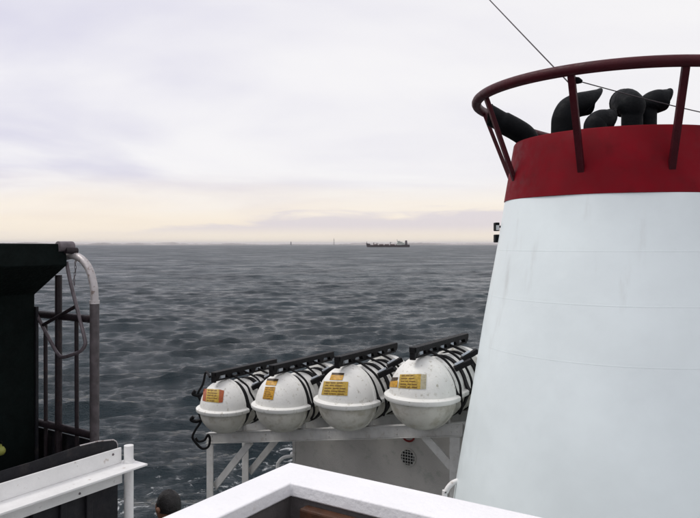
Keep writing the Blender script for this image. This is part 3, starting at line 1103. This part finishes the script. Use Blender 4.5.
def print_lines(i, corners, n, seed):
    rg = random.Random(seed)
    tl, tr, brr, bl = [Vector((c[0], c[1], 0)) for c in corners]
    at_ = lambda u, v: (tl * (1 - u) + tr * u) * (1 - v) + (bl * (1 - u) + brr * u) * v
    for q in range(n):
        v0 = (q + 0.35) / n
        v1 = v0 + 0.32 / n
        u0 = 0.08
        for w in range(3):
            u1 = u0 + rg.uniform(0.12, 0.3)
            if u1 > 0.93:
                break
            patch(i, (at_(u0, v0), at_(u1, v0), at_(u1, v1), at_(u0, v1)), M['print'], 'print_line', 1.026, 3, 1)
            u0 = u1 + rg.uniform(0.03, 0.07)


print_lines(0, ((206.8, 388.8), (219.4, 389.4), (218.6, 402.8), (205.6, 401.5)), 5, 1)
print_lines(1, ((265.2, 386.6), (275.4, 386.8), (272.8, 400.0), (262.4, 398.8)), 6, 2)
print_lines(2, ((323.8, 381.2), (348.4, 381.8), (347.4, 395.8), (321.2, 394.8)), 5, 3)
print_lines(3, ((400.0, 374.4), (421.0, 374.0), (420.2, 389.2), (397.9, 388.0)), 5, 4)

# dangling black strap at the outboard canister
D = 8.35
sp = [P(210, 377, 8.15), P(206, 372, 8.3), P(203, 384, D), P(198, 394, D), P(202, 404, D), P(199, 412, D), P(201, 421, D), P(196, 429, D), P(192.5, 437, D), P(196, 443, D), P(202, 448.5, D), P(208, 447, D), P(210, 440, D), P(208, 435, D), P(204.5, 440, D), P(198.5, 441.5, D), P(195.5, 438, D)]
stp = thing('lashing_strap', P(206, 372, 8.3), 'black lashing strap dangling in a loop off the outboard canister', 'strap')
obj('webbing', MB().tube(smooth_path(sp, 5), 0.015, 8), M['black'], stp, smooth=60)
for px, py in ((198, 393), (196, 419)):
    c = P(px, py, D)
    obj('hook', MB().tube(smooth_path([c + Vector((-0.03, 0, 0.03)), c + Vector((-0.06, 0, -0.01)), c + Vector((0.0, 0, -0.03)), c + Vector((0.07, 0, -0.01))], 4), 0.022, 8), M['black'], stp, smooth=60)

# ------------------------------------------------------------------ deck locker behind the rack
LB = 7.12
aL = on_b(293.5, 440, LB)[0]
lk_ = thing('deck_locker', W(-4.3, LB + 0.6, DECK), 'grey steel deck locker with round vent standing behind the liferaft rack', 'locker')
LZ = -2.43
zl = lambda a: beam_z(a) - 0.15
obj('body', MB().hexa([W(aL, LB, DECK), W(-3.02, LB, DECK), W(-3.02, LB + 1.2, DECK), W(aL, LB + 1.2, DECK), W(aL, LB, zl(aL)), W(-3.02, LB, zl(-3.02)), W(-3.02, LB + 1.2, zl(-3.02)), W(aL, LB + 1.2, zl(aL))]), M['box'], lk_, bevel=0.015, seg=3, smooth=40)
obj('edge_strip', MB().box(aL - 0.012, aL + 0.03, LB - 0.008, LB - 0.0005, DECK + 0.02, LZ - 0.02), M['rack'], lk_)
va, _, vz = on_b(408.3, 457.3, LB)
vc = W(va, LB - 0.004, vz)
dv = W(1, 0, 0) - W(0, 0, 0)
bv_ = W(0, 1, 0) - W(0, 0, 0)
up = Vector((0, 0, 1))
vr = 0.098


def disc(c, r_, off, n=28):
    mb = MB()
    ring = [c + bv_ * off + dv * (r_ * math.cos(2 * math.pi * k / n)) + up * (r_ * math.sin(2 * math.pi * k / n)) for k in range(n)]
    ring2 = [q + bv_ * 0.003 for q in ring]
    mb.add(ring + ring2, [tuple(range(n)), tuple(range(2 * n - 1, n - 1, -1))] + [(k, (k + 1) % n, n + (k + 1) % n, n + k) for k in range(n)])
    return mb


ve = obj('vent', disc(vc, vr, -0.004), M['mesh_dark'], lk_)
obj('vent_ring', MB().tube([vc - bv_ * 0.008 + dv * (vr * math.cos(2 * math.pi * k / 36)) + up * (vr * math.sin(2 * math.pi * k / 36)) for k in range(36)], 0.009, 8, closed=True), M['box'], ve, smooth=60)
for k in range(-2, 3):
    o_ = k * vr / 2.8
    hl = math.sqrt(vr * vr - o_ * o_) * 0.97
    obj('grille_bar', MB().tube([vc - bv_ * 0.010 + dv * o_ - up * hl, vc - bv_ * 0.010 + dv * o_ + up * hl], 0.0042, 6), M['rack'], ve)
    obj('grille_bar', MB().tube([vc - bv_ * 0.016 + up * o_ - dv * hl, vc - bv_ * 0.016 + up * o_ + dv * hl], 0.0042, 6), M['rack'], ve)
# red half ring handle above the vent
ra, _, rz_ = on_b(409.5, 435.5, LB)
rc = W(ra, LB - 0.03, rz_)
hd = [W(ra - 0.075, LB - 0.001, rz_ + 0.04)] + [rc + dv * (0.075 * math.cos(an)) + up * (0.06 * math.sin(an)) for an in [math.pi + math.pi * k / 12 for k in range(13)]] + [W(ra + 0.075, LB - 0.001, rz_ + 0.04)]
obj('handle', MB().tube(hd, 0.012, 8), M['red_bright'], lk_, smooth=60, label='red half ring handle')
# white bent grab rails
ga = aL - 0.0
g1 = [W(aL + 0.02, LB - 0.06, on_b(293.5, 452, LB)[2])] + [P(x, y, 8.75) for x, y in ((291, 456), (284, 457.5), (279, 462), (277.5, 470))]
g1.append(Vector((g1[-1].x, g1[-1].y, H + DECK)))
gr = thing('grab_rail', Vector((g1[-1].x, g1[-1].y, H + DECK)), 'white bent pipe grab rail at the left edge of the deck locker'.replace('left', 'outboard'), 'rail')
obj('pipe', MB().tube(smooth_path(g1, 5), 0.022, 10), M['white_rail'], gr, smooth=60)
obj('foot', MB().lathe(Vector((g1[-1].x, g1[-1].y, H + DECK)), [(0.05, 0), (0.05, 0.012), (0.023, 0.015)], 16), M['white_rail'], gr)
g2 = [P(x, y, 6.1) for x, y in ((462, 481), (456, 481.5), (450.5, 485), (446, 492), (444.5, 504))]
g2.append(Vector((g2[-1].x, g2[-1].y, H + DECK)))
gr2 = thing('grab_rail', Vector((g2[-1].x, g2[-1].y, H + DECK)), 'white bent pipe grab rail close against the foot of the funnel', 'rail')
obj('pipe', MB().tube(smooth_path(g2, 5), 0.024, 10), M['white_rail'], gr2, smooth=60)
obj('foot', MB().lathe(Vector((g2[-1].x, g2[-1].y, H + DECK)), [(0.05, 0), (0.05, 0.012), (0.025, 0.015)], 16), M['white_rail'], gr2)

# ------------------------------------------------------------------ dark hooded cabinet, gate
GB = 2.96
CBF = 2.90
aE = on_b(35, 300, CBF)[0]
cab = thing('hooded_cabinet', W(-5.2, CBF - 1.2, DECK), 'very dark green cabinet with flared canvas hood at the ship side', 'cabinet')
mb = MB().box(-6.2, aE, 0.4, CBF, DECK, -0.3)
obj('body', mb, M['dark_green'], cab, bevel=0.01)
obj('corner_strip', MB().box(aE - 0.02, aE + 0.012, CBF + 0.0005, CBF + 0.02, DECK, -0.45), M['panel'], cab)
HBF = 2.905
for bq in (2.55, 2.15, 1.75, 1.35, 0.95):
    obj('batten', MB().box(aE + 0.0005, aE + 0.014, bq - 0.02, bq + 0.02, DECK, -0.46), M['dark_green'], cab, bevel=0.003)
pts = [on_b(-60, 242.8, HBF), on_b(66, 243.8, HBF), on_b(67.2, 265, HBF), on_b(30, 299, HBF), on_b(24, 330, HBF)]
pts.append((pts[0][0], HBF, pts[4][2]))
fr_ = [W(*p) for p in pts]
bk_ = [W(p[0], HBF - 2.6, p[2]) for p in pts]
n = len(pts)
obj('hood', MB().add(fr_ + bk_, [tuple(range(n)), tuple(range(2 * n - 1, n - 1, -1))] + [(i, (i + 1) % n, (i + 1) % n + n, i + n) for i in range(n)]), M['dark_green'], cab, bevel=0.006)
ra_, _, rz2 = on_b(65.8, 246.5, HBF)
obj('roller', MB().tube([W(ra_, HBF - 0.06, rz2), W(ra_, HBF + 0.05, rz2)], 0.036, 16), M['worn_rod'], cab, smooth=50)
obj('roller_cap', MB().tube([W(ra_ + 0.02, HBF - 0.02, rz2 - 0.025), W(ra_ + 0.02, HBF + 0.07, rz2 - 0.03)], 0.024, 12), M['dark_steel'], cab, smooth=50)
# rod stirrup hanging from the hood
SBp = 2.922


def gq(px, py, b=SBp):
    return W(*on_b(px, py, b))


loop = [gq(66.5, 262), gq(70, 280), gq(78, 312), gq(84.6, 338), gq(84.8, 345.5), gq(80, 351.5), gq(70, 355.5), gq(62.5, 357.2), gq(58, 354), gq(52, 344), gq(42, 325), gq(34, 309), gq(30.5, 300), gq(29.5, 296)]
obj('stirrup_rod', MB().tube(smooth_path(loop, 4), 0.0125, 10), M['worn_rod'], cab, smooth=60)
obj('stirrup_bar', MB().tube([gq(43.2, 325), gq(76.3, 306)], 0.0125, 10), M['dark_steel'], cab, smooth=60)
# small lime marker at the frame edge
lm = W(*on_a(0.5, 451, aE + 0.046))
lz = thing('lime_float', (lm.x, lm.y, lm.z - 0.03), 'small lime green plastic float hanging on the dark cabinet wall', 'float', rotz=0)

gt = thing('side_gate', W(-4.25, GB, DECK), 'dark barred side gate with a bent pale pipe post', 'gate')


def gp(px, py):
    return W(*on_b(px, py, GB))


aP = on_b(94.5, 318, GB)[0]
zj = on_b(94.5, 302, GB)[2]
obj('post', MB().tube([W(aP, GB, DECK), W(aP, GB, zj)], 0.031, 14), M['post'], gt, smooth=60)
bend = [W(aP, GB, zj - 0.01), gp(94.3, 292), gp(93, 282), gp(89.5, 270), gp(84, 261.5), gp(78, 257), gp(71.5, 255.5), gp(66, 256.5)]
obj('bent_pipe', MB().tube(smooth_path(bend, 5), 0.0265, 14), M['galv'], gt, smooth=60)
obj('pipe_collar', MB().tube([W(aP, GB, zj - 0.012), W(aP, GB, zj + 0.012)], 0.034, 14), M['galv'], gt, smooth=60)
aG0 = on_b(37, 314, GB)[0]
for py0, py1, r_ in ((314, 318.5, 0.027), (422, 434.5, 0.027)):
    z0 = on_b(37, py0, GB)[2]
    obj('rail', MB().tube([W(aG0 - 0.03, GB, z0), W(aP - 0.02, GB, z0)], r_, 12), M['dark_steel'], gt, smooth=60)
for px, top, r_ in ((45.5, 325, 0.014), (58.5, 275, 0.024), (76.5, 316, 0.014)):
    a, _, z0 = on_b(px, top, GB)
    obj('bar', MB().tube([W(a, GB + (0.01 if r_ < 0.02 else 0.0), DECK + 0.05), W(a, GB, z0)], r_, 10), M['dark_steel'], gt, smooth=60)
aL2 = on_b(39, 436, GB + 0.06)[0]
obj('kick_panel', MB().box(aL2 - 0.2, aP - 0.04, GB + 0.055, GB + 0.062, DECK + 0.05, -1.36), M['panel'], gt)
# short chain hanging from the bent pipe
for k in range(7):
    c = gp(75.2 + math.sin(k) * 0.5 - k * 0.12, 264 + k * 3.3)
    hx, hz_ = (0.006, 0.014)
    pts = []
    for q in range(10):
        an = 2 * math.pi * q / 10
        if k % 2:
            pts.append(c + Vector((math.cos(an) * hx, 0, math.sin(an) * hz_)))
        else:
            pts.append(c + Vector((0, math.cos(an) * hx, math.sin(an) * hz_)))
    obj('chain_link', MB().tube(pts, 0.0024, 5, closed=True), M['worn_rod'], gt, smooth=60)
obj('shackle', MB().tube([gp(75.2, 257), gp(76.5, 260), gp(75, 263)], 0.007, 6), M['galv'], gt)

# ------------------------------------------------------------------ white side rail
PA = -3.44
sr = thing('side_rail', W(-3.42, 2.77, DECK), 'white riveted steel side rail with projecting ledge and round end post', 'rail')
obj('upper_plate', MB().box(PA - 0.006, PA + 0.006, -1.0, 2.742, -1.3265, -1.235), M['white_rail'], sr, bevel=0.002)
obj('ledge', MB().box(PA - 0.03, -3.285, -1.0, 2.815, -1.339, -1.327), M['white_rail'], sr, bevel=0.002)
obj('lower_plate', MB().box(PA + 0.012, PA + 0.022, -1.0, 2.735, -1.445, -1.3395), M['white_rail'], sr, bevel=0.002)
obj('end_post', MB().tube([W(-3.405, 2.772, DECK), W(-3.405, 2.772, -1.225)], 0.0285, 18), M['white_rail'], sr, smooth=50)
obj('weld_collar', MB().tube([W(-3.405, 2.772, -1.3265), W(-3.405, 2.772, -1.316)], 0.034, 18), M['white_rail'], sr, smooth=50)
rv = 0
for zz, aa in ((-1.262, PA + 0.008), (-1.42, PA + 0.024)):
    b = 2.68
    while b > 0.9:
        c = W(aa, b, zz)
        obj('rivet', MB().tube([c - dv * 0.003, c + dv * 0.003], [0.008, 0.0055], 8), M['worn_rod'] if rv % 3 == 0 else M['white_rail'], sr)
        rv += 1
        b -= 0.24
# dark ribbed panel outboard of the rail, with rounded upper corner
PP = -3.505
pan = thing('ribbed_panel', W(PP, 2.0, DECK), 'dark blue grey ribbed steel panel under and behind the white side rail', 'panel')
out = [(-1.0, DECK), (2.765, DECK), (2.765, -1.235), (2.755, -1.213), (2.735, -1.198), (2.62, -1.180), (2.5, -1.176), (2.2, -1.19), (-1.0, -1.235)]
fr1 = [W(PP, b, z_) for b, z_ in out]
fr2 = [W(PP + 0.006, b, z_) for b, z_ in out]
n = len(out)
obj('sheet', MB().add(fr1 + fr2, [tuple(range(n)), tuple(range(2 * n - 1, n - 1, -1))] + [(i, (i + 1) % n, (i + 1) % n + n, i + n) for i in range(n)]), M['panel'], pan)
obj('edge_bead', MB().tube([W(PP + 0.003, b, z_) for b, z_ in [(2.765, -1.30)] + out[2:7]], 0.0045, 6), M['galv'], pan, smooth=60)
b = 2.55
while b > 0.7:
    obj('rib', MB().box(PP + 0.0065, PP + 0.03, b - 0.02, b + 0.02, DECK, -1.46), M['panel'], pan, bevel=0.004)
    b -= 0.17
# the lime float rests on the ledge end inboard: small rounded float with a neck
obj('float_body', MB().lathe(lm, [(0.002, -0.03), (0.022, -0.026), (0.032, -0.008), (0.032, 0.008), (0.022, 0.026), (0.01, 0.03), (0.009, 0.045), (0.002, 0.047)], 18), M['lime'], lz, smooth=50)
obj('hook_peg', MB().bar(lm + Vector((0, 0, 0.06)), lm + Vector((0, 0, 0.06)) - (W(1, 0, 0) - W(0, 0, 0)) * 0.05, 0.01, 0.01), M['soot'], lz)
obj('float_ring', MB().tube([lm + Vector((0.012 * math.cos(k * 0.524), 0, 0.055 + 0.012 * math.sin(k * 0.524))) for k in range(12)], 0.003, 6, closed=True), M['black'], lz, smooth=60)

# ------------------------------------------------------------------ person on the lower deck
def skin_mesh(name, nodes, edges, mat, parent, base, sub=2):
    me = bpy.data.meshes.new(name)
    me.from_pydata([nodes[k][0] for k in nodes], [(list(nodes).index(a), list(nodes).index(b)) for a, b in edges], [])
    o = bpy.data.objects.new(name, me)
    COL.objects.link(o)
    o.modifiers.new('skin', 'SKIN')
    sv = me.skin_vertices[0].data if me.skin_vertices else None
    if sv is None:
        bm = bmesh.new()
        bm.from_mesh(me)
        bm.verts.layers.skin.verify()
        bm.to_mesh(me)
        bm.free()
        sv = me.skin_vertices[0].data
    for i, k in enumerate(nodes):
        rr_ = nodes[k][1]
        sv[i].radius = rr_ if isinstance(rr_, tuple) else (rr_, rr_)
        sv[i].use_root = (i == 0)
    ss = o.modifiers.new('subdivision', 'SUBSURF')
    ss.levels = sub
    ss.render_levels = sub
    me.materials.append(mat)
    for m_ in o.modifiers:
        if m_.type == 'SKIN':
            m_.use_smooth_shade = True
    o.parent = parent
    return o


hp = P(168, 498, 4.85)
per = thing('person', (hp.x, hp.y, H + DECK), 'dark haired person in dark jacket standing beyond the white bulwark', 'person', rotz=R(50))
# local frame: faces -Y... built facing +Y (out to sea), x to the right
bn = {'pelvis': ((0, 0, 0.95), (0.15, 0.11)), 'waist': ((0, 0, 1.10), (0.13, 0.10)), 'chest': ((0, 0.01, 1.30), (0.16, 0.11)), 'collar': ((0, 0, 1.42), (0.10, 0.08)),
      'neck': ((0, 0.005, 1.48), 0.055), 'jaw': ((0, 0.025, 1.54), (0.062, 0.075)), 'face': ((0, 0.015, 1.59), (0.066, 0.08)), 'crown': ((0, 0.0, 1.645), (0.06, 0.07)),
      'nose': ((0, 0.118, 1.585), 0.012)}
be = [('pelvis', 'waist'), ('waist', 'chest'), ('chest', 'collar'), ('collar', 'neck'), ('neck', 'jaw'), ('jaw', 'face'), ('face', 'crown'), ('face', 'nose')]
for s_, tg in ((-1, 'l'), (1, 'r')):
    bn['hip' + tg] = ((0.09 * s_, 0, 0.88), 0.085)
    bn['knee' + tg] = ((0.10 * s_, 0.01, 0.48), 0.055)
    bn['ankle' + tg] = ((0.10 * s_, -0.02, 0.09), 0.038)
    bn['toe' + tg] = ((0.11 * s_, 0.15, 0.035), 0.032)
    be += [('pelvis', 'hip' + tg), ('hip' + tg, 'knee' + tg), ('knee' + tg, 'ankle' + tg), ('ankle' + tg, 'toe' + tg)]
    bn['sh' + tg] = ((0.18 * s_, 0, 1.38), 0.058)
    bn['el' + tg] = ((0.24 * s_, 0.02, 1.10), 0.042)
    bn['wr' + tg] = ((0.23 * s_, 0.14, 0.90), 0.027)
    bn['palm' + tg] = ((0.22 * s_, 0.18, 0.83), (0.034, 0.018))
    be += [('collar', 'sh' + tg), ('sh' + tg, 'el' + tg), ('el' + tg, 'wr' + tg), ('wr' + tg, 'palm' + tg)]
    for f in range(4):
        x = (0.22 + (f - 1.5) * 0.004) * s_
        yf = 0.17 + (f - 1.5) * 0.02
        ln = (0.07, 0.08, 0.077, 0.06)[f]
        bn['f%da' % f + tg] = ((x, yf + 0.01, 0.785), 0.009)
        bn['f%db' % f + tg] = ((x - 0.012 * s_, yf + 0.015, 0.785 - ln), 0.008)
        be += [('palm' + tg, 'f%da' % f + tg), ('f%da' % f + tg, 'f%db' % f + tg)]
    bn['tha' + tg] = ((0.205 * s_, 0.225, 0.82), 0.010)
    bn['thb' + tg] = ((0.195 * s_, 0.245, 0.775), 0.008)
    be += [('palm' + tg, 'tha' + tg), ('tha' + tg, 'thb' + tg)]
skin_mesh('body', bn, be, M['skin'], per, None)
jn = {'hem': ((0, 0, 0.84), (0.20, 0.15)), 'waist': ((0, 0, 1.10), (0.185, 0.145)), 'chest': ((0, 0.01, 1.30), (0.21, 0.15)), 'collar': ((0, 0, 1.43), (0.13, 0.105)), 'top': ((0, 0, 1.475), (0.08, 0.08))}
je = [('hem', 'waist'), ('waist', 'chest'), ('chest', 'collar'), ('collar', 'top')]
for s_, tg in ((-1, 'l'), (1, 'r')):
    jn['sh' + tg] = ((0.19 * s_, 0, 1.38), 0.085)
    jn['el' + tg] = ((0.245 * s_, 0.02, 1.10), 0.066)
    jn['wr' + tg] = ((0.232 * s_, 0.135, 0.91), 0.048)
    je += [('collar', 'sh' + tg), ('sh' + tg, 'el' + tg), ('el' + tg, 'wr' + tg)]
skin_mesh('jacket', jn, je, M['jacket'], per, None)
tn = {'top': ((0, 0, 0.97), (0.175, 0.13))}
te = []
for s_, tg in ((-1, 'l'), (1, 'r')):
    tn['hip' + tg] = ((0.095 * s_, 0, 0.84), 0.11)
    tn['knee' + tg] = ((0.10 * s_, 0.01, 0.48), 0.082)
    tn['hem' + tg] = ((0.10 * s_, -0.02, 0.07), 0.066)
    te += [('top', 'hip' + tg), ('hip' + tg, 'knee' + tg), ('knee' + tg, 'hem' + tg)]
skin_mesh('trousers', tn, te, M['trousers'], per, None)
for s_ in (-1, 1):
    sn = {'heel': ((0.10 * s_, -0.05, 0.045), 0.045), 'mid': ((0.105 * s_, 0.06, 0.045), 0.048), 'toe': ((0.112 * s_, 0.18, 0.036), 0.038)}
    skin_mesh('shoe', sn, [('heel', 'mid'), ('mid', 'toe')], M['soot'], per, None)
# hair: cap over the crown and back of the head
mb = MB()
rngh = random.Random(9)
n_u, n_v = 40, 18
vs = []
XM = XF[per]
for iv in range(n_v + 1):
    for iu in range(n_u):
        an = 2 * math.pi * iu / n_u
        front = max(0, math.sin(an))
        vmax = math.pi * (0.62 - 0.22 * front)
        ph = vmax * iv / n_v
        rr_ = 1.0 + rngh.uniform(-0.02, 0.03)
        vs.append(XM @ Vector((0.080 * rr_ * math.sin(ph) * math.cos(an), -0.010 + 0.092 * rr_ * math.sin(ph) * math.sin(an), 1.612 + 0.104 * rr_ * math.cos(ph))))
fs = []
for iv in range(n_v):
    for iu in range(n_u):
        i2 = (iu + 1) % n_u
        fs.append((iv * n_u + iu, iv * n_u + i2, (iv + 1) * n_u + i2, (iv + 1) * n_u + iu))
obj('hair', MB().add(vs, fs), M['hair'], per, smooth=70)
for s_ in (-1, 1):
    ve_ = [XM @ Vector((0.083 * s_, -0.005 + 0.0 * k, 1.575 + 0.01 * k)) for k in range(5)]
    obj('ear', MB().tube(ve_, [0.006, 0.014, 0.018, 0.018, 0.008], 10), M['skin'], per, smooth=60)

# ------------------------------------------------------------------ haze
hm = bpy.data.materials.new('haze_air')
hm.use_nodes = True
t = hm.node_tree
t.nodes.clear()
pv = N(t, 'ShaderNodeVolumePrincipled')
pv.inputs['Color'].default_value = (0.93, 0.92, 0.96, 1)
pv.inputs['Density'].default_value = 4e-5
pv.inputs['Anisotropy'].default_value = 0.2
mo = N(t, 'ShaderNodeOutputMaterial')
lk(t, pv.outputs[0], mo.inputs['Volume'])
hzb = MB().wbox(-42000, 42000, -42000, 42000, -6, 90)
ho = obj('haze', hzb, hm)
ho['kind'] = 'stuff'
ho['label'] = 'thin pale sea haze over the water'
